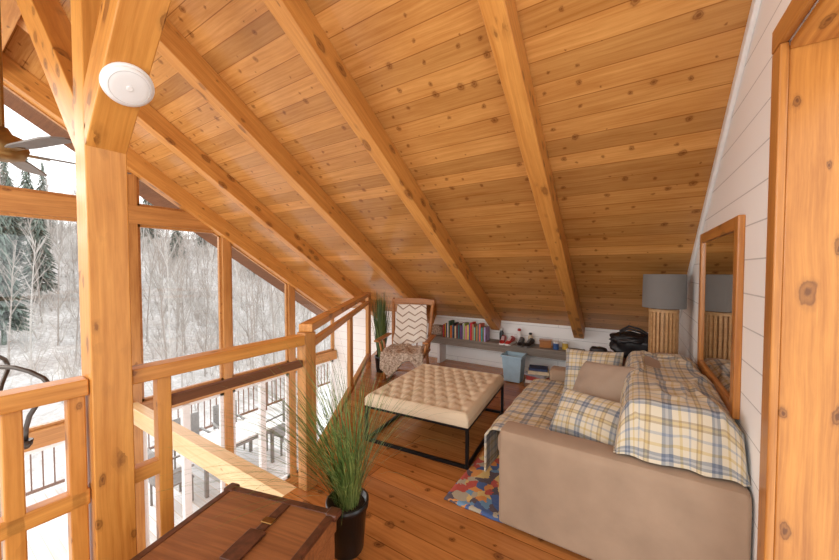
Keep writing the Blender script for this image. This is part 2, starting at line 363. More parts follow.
# window wall
YS = [-1.94, -.73, .48, 1.70, 2.91, 4.13, 5.28]
k = 1
for y in YS[:-1]:
    k += 1; struct(beam('trim_%d' % k, (XL, y, -2.6), (XL, y, zc(y)-.2), .13, .13, W['trim'], up=(0, 1, 0)))
for zz, y1, hh in ((2.33, 2.95, .24), (-.28, 5.28, .2), (-2.52, 5.28, .16)):
    k += 1; struct(beam('trim_%d' % k, (XL, -1.9, zz), (XL, y1, zz), .14, hh, W['trim']))
for y in (1.09, 2.3, 3.52, 4.7):
    k += 1; struct(beam('trim_%d' % k, (XL, y, -2.44), (XL, y, -.4), .09, .1, M['white'], up=(0, 1, 0)))
wn = 0
def clip_top(y0, y1, z0, z1):
    pts = [(y0, z0), (y1, z0)]; ct = lambda y: zc(y)-.24
    n_ = 10; top = []
    for i in range(n_+1):
        y = y1+(y0-y1)*i/n_; top.append((y, min(z1, ct(y))))
    out = [top[0]]
    for i in range(1, n_):
        a, b, c = top[i-1], top[i], top[i+1]
        if abs((b[1]-a[1])-(c[1]-b[1])) > 1e-4: out.append(b)
    out.append(top[-1])
    out = [q for q in out if q[1] > z0+.02]
    return pts+out
for y0, y1 in zip(YS, YS[1:]):
    for z0, z1 in ((2.45, 9), (-.18, 2.21), (-2.44, -.38)):
        if z0 > 2 and y0 > 2.5: continue
        pl = clip_top(y0+.065, y1-.065, z0, z1)
        if not pl or len(pl) < 3: continue
        wn += 1; w = thing('window_%d' % wn, None, None); struct(w)
        bm = bmesh.new(); bm.faces.new([bm.verts.new((XL+.0, y, z)) for y, z in pl]); obj('pane', bm, M['glass'], w)
        bm = bmesh.new(); fw_ = .05 if z0 > -1 else .09
        for a, b in zip(pl, pl[1:]+pl[:1]):
            if math.hypot(a[0]-b[0], a[1]-b[1]) < .05: continue
            Mx, L = frame_of((XL, a[0], a[1]), (XL, b[0], b[1]), (1, 0, 0)); box(bm, Mx.translation, (L, fw_+.02, .05), Mx.to_3x3().to_4x4())
        obj('window_frame', bm, W['trim'] if z0 > -1 else M['white'], w)
# exterior overhang
x = Vector((1, 0, 0)); y = Vector((0, -cs, sn)); z = x.cross(y); Mx = Matrix((x, y, z)).transposed().to_4x4(); Mx.translation = (0, YB+.8, zc(YB+.8))
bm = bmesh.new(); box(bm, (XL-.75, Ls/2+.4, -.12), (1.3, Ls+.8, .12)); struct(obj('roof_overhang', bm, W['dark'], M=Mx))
# ------------------------------------------------------------------ furniture: ottoman
o = thing('ottoman', 'large cream button tufted ottoman on a black metal frame', 'ottoman', (-1.64, 2.98, 0), math.radians(5))
OW, OD, OZ = 1.02, 1.2, .445
bt = []
for j in range(9):
    for i in range(8 if j % 2 == 0 else 7):
        bt.append((-OW/2+.09+(i+(0 if j % 2 == 0 else .5))*(OW-.18)/7, -OD/2+.1+j*(OD-.2)/8))
def otop(u, v):
    x = (u-.5)*OW; y = (v-.5)*OD
    ex_ = min(OW/2-abs(x), OD/2-abs(y)); z = OZ
    z -= .05*max(0, 1-ex_/.045)**2
    for bx_, by_ in bt:
        d2 = (x-bx_)**2+(y-by_)**2
        if d2 < .02: z -= .036*math.exp(-d2/.0009)
    px = (OW-.18)/7; py = (OD-.2)/4
    q = (x+OW/2-.09)/px; w_ = (y+OD/2-.1)/py
    s1 = abs(((q+w_) % 1)-.5); s2 = abs(((q-w_) % 1)-.5)
    inn = min(1, max(0, (ex_-.06)/.04))
    z -= .013*inn*(math.exp(-((.5-s1)/.07)**2)+math.exp(-((.5-s2)/.07)**2))
    return Vector((x, y, z))
cu = gridm('cushion_top', 90, 100, otop, M['cream'], o, thick=0)
bm = bmesh.new(); box(bm, (0, 0, .364), (OW, OD, .064)); obj('cushion_side', bm, M['cream'], o, bevel=.012)
bm = bmesh.new(); lathe(bm, [(.012, 0), (.012, .004), (.006, .008)], 10); bt0 = None
for bx_, by_ in bt:
    if bt0 is None: bt0 = obj('button', bm, M['cream'], cu, smooth=True); c = bt0
    else: c = bt0.copy(); COL.objects.link(c); c.parent = cu
    c.location = (bx_, by_, OZ-.038)
for sx in (-1, 1):
    for sy in (-1, 1): boxo('leg', (sx*(OW/2-.015), sy*(OD/2-.015), .166), (.026, .026, .332), M['black'], o, bevel=.002)
    boxo('base_rail', (sx*(OW/2-.015), 0, .013), (.026, OD-.06, .026), M['black'], o, bevel=.002)
    boxo('base_rail', (0, sx*(OD/2-.015), .013), (OW-.06, .026, .026), M['black'], o, bevel=.002)
boxo('seat_frame', (0, 0, .323), (OW-.005, OD-.005, .018), M['black'], o, bevel=.002)
# rug
tag(gridm('rug', 20, 24, lambda u, v: Vector((-1.08+u*.42, 2.02+v*.95, .009+.003*math.sin(u*14+v*9))), M['rug'], thick=.01), 'small multicoloured patchwork rug on the floor in front of the sofa', 'rug')
# ------------------------------------------------------------------ sofa
SX0, SX1, SY0, SY1 = -.68, .462, 1.98, 3.68
s = thing('sofa', 'taupe two seat sofa against the white shiplap wall', 'sofa', (0, 0, 0))
bm = bmesh.new(); box(bm, ((SX0+SX1)/2-.02, (SY0+SY1)/2, .19), (SX1-SX0-.04, SY1-SY0-.1, .3)); obj('base', bm, M['taupe'], s, bevel=.03)
def arm(y0, y1):
    prof = [(y0, .03), (y1, .03), (y1, .55)]
    for k in range(9):
        a = PI*k/8; ca, sa = math.cos(a), math.sin(a)
        prof.append(((y0+y1)/2+(y1-y0)/2*math.copysign(abs(ca)**.6, ca), .55+.07*sa**.6))
    prof.append((y0, .55)); 
    bm = bmesh.new(); f = bm.faces.new([bm.verts.new((SX0, y, z)) for y, z in prof]); 
    ex = bmesh.ops.extrude_face_region(bm, geom=[f]); bmesh.ops.translate(bm, verts=[v for v in ex['geom'] if isinstance(v, bmesh.types.BMVert)], vec=(SX1-SX0, 0, 0))
    bmesh.ops.remove_doubles(bm, verts=bm.verts, dist=.001)
    return obj('arm', bm, M['taupe'], s, bevel=.03, seg=4)
arm(SY0, SY0+.2); arm(SY1-.2, SY1)
bm = bmesh.new(); box(bm, (.28, (SY0+SY1)/2+.07, .5), (.30, SY1-SY0-.16, .76)); obj('back', bm, M['taupe'], s, bevel=.09, seg=5)
for k in range(2):
    yc = SY0+.2+(SY1-SY0-.4)*(k+.5)/2; L = (SY1-SY0-.4)/2-.01
    bm = bmesh.new(); box(bm, (-.27, yc, .41), (1.0, L, .16)); obj('seat_cushion', bm, M['taupe'], s, bevel=.05, seg=4)
    bm = bmesh.new(); box(bm, (.11, yc, .7), (.22, L, .42), Matrix.Rotation(math.radians(8), 4, 'Y')); obj('back_cushion', bm, M['taupe'], s, bevel=.07, seg=4)
for sx in (SX0+.08, SX1-.08):
    for sy in (SY0+.08, SY1-.08): boxo('foot', (sx, sy, .025), (.06, .06, .05), M['black'], s)
# seat cover
def seatcov(u, v):
    y = 2.2+v*1.26; l = u*1.12
    nz = noise.noise(Vector((l*5, y*4, 1)))*.014+noise.noise(Vector((l*14+y*6, y*9, 4)))*.008
    if l < .75: p = Vector((-.02-l, y, .51+nz))
    elif l < .85:
        a = (l-.75)/.1*PI/2; p = Vector((-.77-.065*math.sin(a), y, .51-.055*(1-math.cos(a))+nz))
    else: p = Vector((-.85-noise.noise(Vector((y*6, 3, 0)))*.02, y, .455-(l-.85)))
    return p
tag(gridm('seat_throw', 60, 60, seatcov, M['plaid'], uv=(1.12, 1.26), thick=.012), 'plaid cotton cover spread over the sofa seat and hanging over its front', 'blanket', 'plaid covers on the sofa')
# back throw: front edge -> over the back; near end falls in soft folds onto the arm
pf = [(-.07, .60), (-.055, .7), (-.035, .82), (.005, .895), (.07, .915), (.17, .908), (.26, .91), (.34, .908), (.41, .87), (.45, .79), (.458, .67)]
def prof_at(t):
    k = t*(len(pf)-1); i = min(int(k), len(pf)-2); f = k-i
    p0, p1, p2, p3 = [Vector(pf[max(0, min(len(pf)-1, i+j))]) for j in (-1, 0, 1, 2)]
    return .5*((2*p1)+(p2-p0)*f+(2*p0-5*p1+4*p2-p3)*f*f+(3*p1-p0-3*p2+p3)*f**3)
def crease(a): return math.exp(-(a/.05)**2)
def bthrow(u, v):
    q = prof_at(u); Ln = 1.28; HN = .34; l = v*(Ln+HN)
    wr = crease(noise.noise(Vector((u*2.0+l*1.2, l*.8-u*2.0, 2))))*.014+crease(noise.noise(Vector((u*2.6-l*1.0, l*1.3+u*2.2, 6))))*.012
    nz = noise.noise(Vector((u*3, l*2.4, 5)))*.012+wr
    if l < HN:
        k = 1-l/HN; ks_ = k*k*(3-2*k)
        low = .628
        zz = q[1]-(max(0, q[1]-low))*(.6*k+.4*ks_)
        fold = (math.sin(u*26+.6*math.sin(u*9))*.010+noise.noise(Vector((u*6, k, 1)))*.010)*k
        yy = 2.12-.05*math.sin(min(1, k*1.8)*PI/2)+fold-.035*k*k
        x_ = min(q[0]+.01*math.sin(u*26)*k, .461)
        return Vector((x_, yy, max(zz+nz*(1-k)+wr*k*.3, .631)))
    y = 2.12+(l-HN)
    return Vector((min(q[0]+nz*.6, .46), y, q[1]+nz+.006*math.sin(y*5+u*3)))
tag(gridm('back_throw', 110, 130, bthrow, M['plaid'], uv=(1.25, 1.62), thick=.007, sub=1), 'cream, grey and beige plaid throw draped over the sofa back and near end', 'blanket', 'plaid covers on the sofa')
def pillow(name, w, h, d, mat, c, n, up, label, roll=0):
    bm = bmesh.new(); L = bm.loops.layers.uv.new('UVMap'); N_ = 18
    def P(i, j, sgn):
        a = 2*i/N_-1; b = 2*j/N_-1
        t = max(0, (1-abs(a)**2.6))**.55*max(0, (1-abs(b)**2.6))**.55
        x = a*w/2*(1-.07*(1-b*b)); y = b*h/2*(1-.07*(1-a*a))
        return Vector((x, y, sgn*d/2*t+noise.noise(Vector((x*7, y*7, sgn+w)))*.018*t))
    for sgn in (1, -1):
        V = [[bm.verts.new(P(i, j, sgn)) for j in range(N_+1)] for i in range(N_+1)]
        for i in range(N_):
            for j in range(N_):
                q = [(i, j), (i+1, j), (i+1, j+1), (i, j+1)]
                if sgn < 0: q = q[::-1]
                fc = bm.faces.new([V[a][b] for a, b in q])
                for lp, (a, b) in zip(fc.loops, q): lp[L].uv = (a/N_*w, b/N_*h)
    bmesh.ops.remove_doubles(bm, verts=bm.verts, dist=.0015)
    z = Vector(n).normalized(); y = Vector(up)-z*Vector(up).dot(z); y.normalize(); x = y.cross(z)
    Mx = Matrix((x, y, z)).transposed().to_4x4(); Mx.translation = c
    Mx = Mx @ Matrix.Rotation(roll, 4, 'Z')
    return tag(obj(name, bm, mat, M=Mx, smooth=True, sub=1), label, 'pillow', 'sofa pillows')
pillow('pillow', .50, .45, .22, M['plaidp'], (-.28, 3.25, .69), (-.25, -1, .45), (0, 0, 1), 'plaid square pillow at the far end of the sofa, behind the plain taupe pillow', .1)
pillow('pillow', .56, .47, .24, M['taupe2'], (-.17, 2.80, .70), (-.65, -.6, .55), (.15, 0, 1), 'plain taupe square pillow in the middle of the sofa', .3)
pillow('pillow', .52, .36, .22, M['plaidp'], (-.21, 2.37, .635), (-.35, -.7, .62), (0, 0, 1), 'plaid pillow nearest the sofa arm, lying in front of the taupe pillow', .06)
# mirror
m = thing('wall_mirror', 'rectangular mirror in a pine frame on the white shiplap wall', 'mirror', (XW, 2.815, 1.36))
hw, hh, fwid = .55, .515, .07
for s_ in (-1, 1):
    beam('frame_side', (-.015, s_*(hw-fwid/2), -hh), (-.015, s_*(hw-fwid/2), hh), .03, fwid, W['frame'], m, up=(0, 1, 0))
    beam('frame_rail', (-.015, -hw+fwid, s_*(hh-fwid/2)), (-.015, hw-fwid, s_*(hh-fwid/2)), .028, fwid, W['frame'], m)
boxo('mirror_glass', (-.01, 0, 0), (.01, 2*(hw-fwid)+.01, 2*(hh-fwid)+.01), M['mirror'], m, bevel=0)
# side table, lamp, bags
TZ = .66
t = thing('side_table', 'dark wooden side table behind the far sofa arm', 'table', (.02, 4.08, 0))
boxo('tabletop', (0, 0, TZ-.015), (.86, .7, .03), W['table'], t)
for sx in (-1, 1):
    for sy in (-1, 1): boxo('leg', (sx*.39, sy*.31, (TZ-.03)/2), (.045, .045, TZ-.03), W['table'], t)
l = thing('table_lamp', 'table lamp with slatted wooden base and grey drum shade', 'lamp', (.255, 3.86, TZ))
bm = bmesh.new(); lathe(bm, [(.05, 0), (.118, .0), (.118, .03), (.05, .03)], 32); lathe(bm, [(.05, .55), (.118, .55), (.118, .58), (.05, .58)], 32); lathe(bm, [(.085, .03), (.085, .55)], 24)
for k in range(22):
    a = 2*PI*k/22; box(bm, (.108*math.cos(a), .108*math.sin(a), .29), (.014, .018, .52), Matrix.Rotation(a, 4, 'Z'))
obj('base', bm, W['slat'], l)
bm = bmesh.new(); tube(bm, [(0, 0, .57), (0, 0, .78)], .012, 10); obj('stem', bm, M['brass'], l)
bm = bmesh.new(); lathe(bm, [(.04, .64), (.045, .7), (.03, .74), (.005, .755)], 16); obj('bulb', bm, M['plastic'], l, smooth=True)
bm = bmesh.new(); Lz = [(.17, .59), (.166, .9), (.161, .9), (.165, .59)]
rings = [[bm.verts.new((r_*math.cos(2*PI*k/48), r_*math.sin(2*PI*k/48), z_)) for k in range(48)] for r_, z_ in Lz]
for a, b in zip(rings, rings[1:]+rings[:1]):
    for k in range(48): bm.faces.new((a[k], a[(k+1) % 48], b[(k+1) % 48], b[k]))
obj('lamp_shade', bm, M['shade'], l, bevel=.002)
def lump(name, c, s_, mat, parent=None, e=.6, nzs=.03, seed=0):
    bm = bmesh.new(); bmesh.ops.create_uvsphere(bm, u_segments=36, v_segments=24, radius=1)
    for v in bm.verts:
        q = Vector([math.copysign(abs(a)**e, a) for a in v.co]); nn = noise.noise(q*2.2+Vector((seed, 0, 0)))*nzs*8+noise.noise(q*5+Vector((seed, 3, 0)))*nzs*3
        v.co = Vector((q.x*s_[0]*(1+nn*.4), q.y*s_[1]*(1+nn*.4), q.z*s_[2]*(1+nn*.3)))+Vector(c)
    zmin = min(v.co.z for v in bm.verts)
    for v in bm.verts: v.co.z = max(0, v.co.z) if zmin < 0 else v.co.z
    return obj(name, bm, mat, parent, smooth=True)
b = thing('handbag', 'slouchy black leather handbag beside the lamp', 'bag', (.03, 4.22, TZ+.001))
bd = lump('body', (0, 0, .13), (.21, .11, .14), M['bag'], b, nzs=.09, e=.7)
lump('flap', (-.05, -.03, .2), (.15, .09, .06), M['bag'], b, nzs=.1, e=.8, seed=6)
for sy in (-.05, .05):
    bm = bmesh.new(); tube(bm, [(-.12, sy, .22), (-.13, sy*1.3, .27), (-.05, sy*2, .325), (.05, sy*2, .30), (.12, sy*1.3, .26), (.13, sy, .22)], .011, 8); obj('handle', bm, M['bag'], bd, smooth=True)
b = thing('pouch', 'small black pouch lying left of the black handbag', 'bag', (-.30, 4.12, TZ+.001))
lump('body', (0, 0, .05), (.085, .06, .05), M['bag'], b, seed=4)
bm = bmesh.new(); tube(bm, [(-.07, -.02, .085), (0, -.022, .1), (.07, -.02, .085)], .006, 6); obj('zip', bm, M['brass'], b)
# ------------------------------------------------------------------ bench with books
BZ = .47
b = thing('bench', 'long low grey weathered bench along the white knee wall', 'bench', (0, 0, 0))
beam('bench_top', (-3.0, 5.12, BZ-.025), (-.55, 5.12, BZ-.025), .3, .05, W['bench'], b); beam('apron', (-2.95, 5.0, BZ-.09), (-.6, 5.0, BZ-.09), .025, .08, W['bench'], b)
for xx in (-2.8, -1.6, -.75): boxo('leg', (xx, 5.14, (BZ-.05)/2), (.05, .24, BZ-.05), M['white'], b)
BK = [('red', (178, 48, 44)), ('mustard yellow', (222, 176, 60)), ('navy blue', (42, 60, 110)), ('white', (236, 232, 224)), ('dark green', (50, 92, 66)), ('orange', (220, 120, 50)), ('sky blue', (110, 160, 204)), ('black', (34, 32, 34)),
      ('cream', (230, 214, 178)), ('maroon', (110, 36, 44)), ('teal', (40, 120, 126)), ('brown', (116, 78, 52)), ('purple', (104, 72, 130)), ('light grey', (180, 180, 182)), ('lime green', (160, 186, 80)), ('pink', (220, 140, 150)), ('lemon yellow', (240, 220, 100)), ('royal blue', (50, 90, 180)),
      ('scarlet', (214, 40, 36)), ('tan', (190, 150, 108)), ('mint green', (150, 210, 176)), ('plum', (92, 40, 80)), ('gold', (206, 160, 40)), ('slate grey', (92, 100, 110)), ('coral', (232, 120, 98)), ('turquoise', (64, 180, 184)), ('olive', (120, 116, 60)), ('lilac', (180, 160, 210))]
page = plain('book_pages', srgb(236, 226, 204), .9, var=.05)
def book(w_, dd, h_, mt, q):
    bm = bmesh.new(); box(bm, (-w_/2+.0015, 0, h_/2), (.003, dd, h_)); box(bm, (w_/2-.0015, 0, h_/2), (.003, dd, h_)); box(bm, (0, -dd/2, h_/2), (w_, .004, h_)); obj('cover', bm, mt, q)
    bm = bmesh.new(); box(bm, (0, .002, h_/2), (w_-.006, dd-.008, h_-.012)); obj('pages', bm, page, q)
xx = -2.68
for i, (cn, c) in enumerate(BK):
    w_ = .018+R.random()*.016; h_ = .20+R.random()*.085; dd = .15+R.random()*.03
    if xx+w_ > -1.92: break
    if xx > -2.02: h_ = min(h_, .225)
    sz = 'tall' if h_ > .24 else 'short'
    q = thing('book', '%s %s book standing upright in the row on the bench' % (sz, cn), 'book', (xx+w_/2, 5.06+R.uniform(-.015, .01), BZ), 0, 'books on the bench')
    book(w_, dd, h_, plain('cover_'+cn.replace(' ', '_'), srgb(*c), .5, var=.06), q)
    xx += w_+.002
q = thing('pouch', 'brown and cream shaggy cloth pouch at the left end of the bench', 'bag', (-2.84, 5.08, BZ)); lump('body', (0, 0, .09), (.11, .07, .09), M['shag'], q, seed=9)
lump('flap', (0, -.01, .15), (.1, .07, .03), M['shag'], q, seed=3)
def jar(x, y, h, r_, mat, lid, label, cat, nm):
    q = thing(nm, label, cat, (x, y, BZ)); bm = bmesh.new(); lathe(bm, [(r_*.8, 0), (r_, h*.1), (r_, h*.6), (r_*.6, h*.78), (r_*.6, h*.85)], 20); obj('body', bm, mat, q, smooth=True)
    bm = bmesh.new(); lathe(bm, [(r_*.68, h*.83), (r_*.68, h*.97), (r_*.5, h)], 20); obj('lid', bm, lid, q, smooth=True)
red = plain('red_paint', srgb(186, 50, 44), .4); 
jar(-1.75, 5.215, .2, .035, M['pot'], M['white'], 'black jar with a white lid right of the books on the bench', 'jar', 'jar')
jar(-1.47, 5.215, .22, .038, M['white'], red, 'white jar with a red lid on the bench', 'jar', 'jar')
jar(-1.30, 5.22, .17, .036, M['cream'], M['pot'], 'small cream jar with a black lid on the bench', 'jar', 'jar')
q = thing('box', 'small brown wooden box on the bench right of the jars', 'box', (-1.06, 5.12, BZ), .2); boxo('tray', (0, 0, .045), (.16, .12, .09), W['chair'], q); boxo('lid', (0, 0, .1), (.17, .13, .02), W['chair'], q)
def tin(x, y, cn, c, label):
    q = thing('tin', label, 'tin', (x, y, BZ)); bm = bmesh.new(); lathe(bm, [(.038, 0), (.04, .004), (.04, .09), (.038, .092)], 22); obj('body', bm, plain('tin_'+cn, srgb(*c), .4), q)
    bm = bmesh.new(); lathe(bm, [(.042, .088), (.042, .106), (.036, .109)], 22); obj('lid', bm, M['plastic'], q)
tin(-.90, 5.05, 'blue', (60, 96, 150), 'small blue tin with white lid right of the wooden box'); tin(-.79, 5.12, 'yellow', (222, 186, 80), 'small yellow tin with white lid toward the right end of the bench')
def shoe(label, loc, rz, up_, sole_, grp):
    q = thing('shoe', label, 'shoe', loc, rz, grp)
    secs = [(-.13, .03, .0, .075), (-.12, .037, .0, .10), (-.08, .038, .0, .115), (-.03, .036, .0, .10), (.02, .039, .0, .075), (.07, .043, .0, .058), (.11, .038, .0, .046), (.135, .018, .0, .03)]
    bm = bmesh.new(); rings = []
    for y_, w_, z0_, z1_ in secs:
        rg_ = []
        for k in range(12):
            a = 2*PI*k/12; rg_.append(bm.verts.new((w_*math.cos(a), -y_, .018+(z1_-.018)*(.5+.5*math.sin(a))**.8)))
        rings.append(rg_)
    for a, b_ in zip(rings, rings[1:]):
        for k in range(12): bm.faces.new((a[k], a[(k+1) % 12], b_[(k+1) % 12], b_[k]))
    bm.faces.new(rings[0][::-1]); bm.faces.new(rings[-1]); obj('upper', bm, up_, q, smooth=True)
    bm = bmesh.new(); lo = []
    for y_, w_ in [(s_[0], s_[1]) for s_ in secs]: lo.append((w_*1.08, -y_*1.03))
    pts = lo+[(-x_, y_) for x_, y_ in lo[::-1]]
    f = bm.faces.new([bm.verts.new((x_, y_, 0)) for x_, y_ in pts]); ex = bmesh.ops.extrude_face_region(bm, geom=[f]); bmesh.ops.translate(bm, verts=[v for v in ex['geom'] if isinstance(v, bmesh.types.BMVert)], vec=(0, 0, .022)); obj('sole', bm, sole_, q, bevel=.003)
    bm = bmesh.new()
    for k in range(4): box(bm, (0, .01-.022*k, .1-.011*k), (.045, .006, .006))
    obj('laces', bm, sole_, q)
    return q
shoe('red sneaker with white sole on the bench in front of the black jar', (-1.665, 5.03, BZ), .15, red, M['white'], 'red sneakers on the bench')
shoe('red sneaker with white sole on the bench in front of the white jar', (-1.555, 5.03, BZ), -.1, red, M['white'], 'red sneakers on the bench')
shoe('black shoe on the bench in front of the white jar', (-1.39, 5.03, BZ), .1, M['bag'], M['shade'], 'black shoes on the bench')
shoe('black shoe on the bench in front of the small cream jar', (-1.27, 5.03, BZ), -.15, M['bag'], M['shade'], 'black shoes on the bench')
# bin and stacks
q = thing('storage_bin', 'pale blue plastic bin on the floor in front of the bench', 'bin', (-1.42, 4.78, 0))
bm = bmesh.new()
def ring(sx, sy, z): return [bm.verts.new((a*sx, b_*sy, z)) for a, b_ in ((-1, -1), (1, -1), (1, 1), (-1, 1))]
rg = [ring(.11, .1, .01), ring(.14, .13, .38), ring(.13, .12, .38), ring(.1, .09, .03)]
for a, b_ in zip(rg, rg[1:]):
    for k in range(4): bm.faces.new((a[k], a[(k+1) % 4], b_[(k+1) % 4], b_[k]))
bm.faces.new(rg[0][::-1]); bm.faces.new(rg[-1]); obj('body', bm, M['blue'], q, bevel=.01)
bm = bmesh.new(); 
for a, b_, sx, sy in ((0, -.135, .3, .02), (0, .135, .3, .02), (-.145, 0, .02, .27), (.145, 0, .02, .27)): box(bm, (a, b_, .375), (sx, sy, .03))
obj('rim', bm, M['blue'], q, bevel=.005)
def flat_book(cn, c, hz, sc, loc, rz, label):
    q = thing('book', label, 'book', loc, rz, 'books stacked on the floor')
    wd, ln = .32*sc, .24*sc; mt = plain('flat_cover_'+cn.replace(' ', '_'), srgb(*c), .5)
    bm = bmesh.new(); box(bm, (0, 0, .002), (wd, ln, .004)); box(bm, (0, 0, hz-.002), (wd, ln, .004)); box(bm, (0, -ln/2, hz/2), (wd, .004, hz)); obj('cover', bm, mt, q)
    bm = bmesh.new(); box(bm, (0, .003, hz/2), (wd-.012, ln-.008, hz-.009)); obj('pages', bm, page, q)
zz = 0
for cn, c, hz, sc in (('brown', (120, 90, 66), .06, 1), ('white', (226, 222, 214), .04, .95), ('red', (170, 60, 50), .05, .9), ('grey', (150, 150, 156), .035, .92), ('cream', (224, 208, 176), .045, .85), ('dark blue', (50, 66, 106), .035, .75)):
    flat_book(cn, c, hz, sc, (-1.07, 4.74, zz), R.uniform(-.3, .3), '%s book lying flat in the tall stack beside the blue bin' % cn); zz += hz
zz = 0
for cn, c, hz, sc in (('black', (40, 38, 40), .05, .95), ('yellow', (214, 176, 80), .035, .85), ('green', (80, 116, 86), .04, .8)):
    flat_book(cn, c, hz, sc, (-.66, 4.62, zz), R.uniform(-.2, .2), '%s book lying flat in the low stack near the sofa end' % cn); zz += hz
# ------------------------------------------------------------------ rocking chair
CX, CY = at(407, 4.85); rz = math.radians(20)
c = thing('rocking_chair', 'honey brown wooden rocking chair under the sloping ceiling by the tall plant', 'chair', (CX, CY, 0), rz); CSC = (1.09, 1, .96); c.scale = CSC
boxo('seat', (0, 0, .41), (.56, .52, .04), W['chair'], c, bevel=.015)
for s_ in (-1, 1):
    bm = bmesh.new(); tube(bm, [(s_*.25, y_, .02+y_*y_/2.4) for y_ in [-.42+.08*k for k in range(12)]], .02, 8); obj('rocker', bm, W['chair'], c, smooth=True)
    for y_ in (-.21, .2):
        bm = bmesh.new(); tube(bm, [(s_*.25, y_, .04), (s_*.245, y_*.98, .2), (s_*.24, y_*.95, .40)], [.017, .026, .018], 10); obj('leg', bm, W['chair'], c, smooth=True)
    bm = bmesh.new(); tube(bm, [(s_*.25, .22, .42), (s_*.27, .3, .8), (s_*.29, .38, 1.14), (s_*.29, .39, 1.21)], [.022, .028, .024, .014], 10); obj('back_post', bm, W['chair'], c, smooth=True)
    boxo('armrest', (s_*.32, -.04, .64), (.075, .6, .03), W['chair'], c, bevel=.012)
    for y_ in (-.24, -.08):
        bm = bmesh.new(); tube(bm, [(s_*.275, y_*.9, .42), (s_*.31, y_, .63)], .016, 8); obj('arm_support', bm, W['chair'], c, smooth=True)
bm = bmesh.new(); tube(bm, [(-.24, -.2, .2), (0, -.2, .2), (.24, -.2, .2)], .013, 8); obj('stretcher', bm, W['chair'], c)
for k in range(5):
    xk = -.17+k*.085; bm = bmesh.new(); tube(bm, [(xk, .23, .43), (xk*1.05, .31, .8), (xk*1.1, .37, 1.12)], .009, 6); obj('spindle', bm, W['chair'], c)
bm = bmesh.new()
for k in range(12):
    a = -.285+.57*k/11; box(bm, (a, .375+.02*(1-(a/.285)**2), 1.165-.02*(a/.285)**2), (.056, .028, .085))
obj('crest_rail', bm, W['chair'], c)
Mc = Matrix.Translation((CX, CY, 0)) @ Matrix.Rotation(rz, 4, 'Z') @ Matrix.Diagonal((*CSC, 1))
def cb(u, v):
    k = v; x_ = (u-.5)*(.42+.06*k)
    nz = noise.noise(Vector((x_*6, k*3, 8)))*.02+math.sin(x_*40)*.004*k
    return Vector((x_+noise.noise(Vector((k*3, 1, 1)))*.02, .325-k*.15+nz, 1.11-k*(.61+.05*math.sin(u*4+1))))
tag(gridm('chair_blanket', 24, 40, cb, M['chev'], uv=(.46, .62), M=Mc, thick=.02), 'cream and brown zigzag throw draped on the rocking chair back', 'blanket')
def sb(u, v):
    x_ = (u-.5)*.66; y_ = .16-v*.66; nz = noise.noise(Vector((x_*9, y_*9, 2)))*.045+noise.noise(Vector((x_*22, y_*22, 2)))*.015
    z_ = .475+nz
    if abs(x_) > .25: z_ += .02-.5*(abs(x_)-.25)
    if y_ < -.28: z_ -= (-.28-y_)*(.9+.5*math.sin(u*7)); y_ = -.295+(y_+.28)*.2
    return Vector((x_*.84, y_, z_))
tag(gridm('seat_blanket', 36, 36, sb, M['shag'], M=Mc, thick=.03), 'shaggy cream and brown throw rumpled on the rocking chair seat', 'blanket')
# ------------------------------------------------------------------ plants
def grassplant(nm, label, loc, pr, ph, hh, spread, nb, mat, bw=.006, droop=1.0, lean=None):
    q = thing(nm, label, 'plant', loc)
    bm = bmesh.new(); lathe(bm, [(pr*.74, 0), (pr*.78, .01), (pr*.96, ph*.86), (pr*1.04, ph*.87), (pr*1.05, ph), (pr*.95, ph), (pr*.9, ph*.9)], 36); pt = obj('pot', bm, M['pot'], q, smooth=True)
    bm = bmesh.new(); lathe(bm, [(pr*.2, ph*.88), (pr*.88, ph*.88), (pr*.88, ph*.9), (pr*.2, ph*.93)], 24); obj('soil', bm, M['soil'], pt)
    bm = bmesh.new()
    for k in range(nb):
        a = R.uniform(0, 2*PI); r0 = pr*.6*math.sqrt(R.random()); hgt = hh*R.uniform(.5, 1.0); sp = spread*R.uniform(.15, 1.0)
        d_ = Vector((math.cos(a), math.sin(a), 0)); sd_ = Vector((-d_.y, d_.x, 0)); b0 = Vector((r0*math.cos(a+.3), r0*math.sin(a+.3), ph*.9)); pv = None
        ln = Vector(lean)*R.uniform(.0, 1.2) if lean else Vector((0, 0, 0))
        for i in range(9):
            u = i/8; bend = sp*(u**1.35); z_ = hgt*(u-.42*droop*(sp/spread)*u**3)
            p_ = b0+d_*bend+ln*u*u+Vector((0, 0, z_)); w_ = bw*(1-u**2*.92); e = (bm.verts.new(p_-sd_*w_/2), bm.verts.new(p_+sd_*w_/2))
            if pv: bm.faces.new((pv[0], pv[1], e[1], e[0]))
            pv = e
    obj('grass_blades', bm, mat, q); return q
px_, py_ = at(346, 1.88)
grassplant('potted_grass', 'ornamental grass in a black pot beside the wooden trunk', (px_, py_, 0), .115, .29, 1.06, .68, 330, M['grass'], .0044, lean=(-.26, -.18, 0))
px_, py_ = at(381, 5.25)
grassplant('potted_grass', 'tall narrow green plant in the corner left of the rocking chair', (px_, py_, 0), .1, .25, 1.14, .15, 220, M['grass2'], .018, .3)
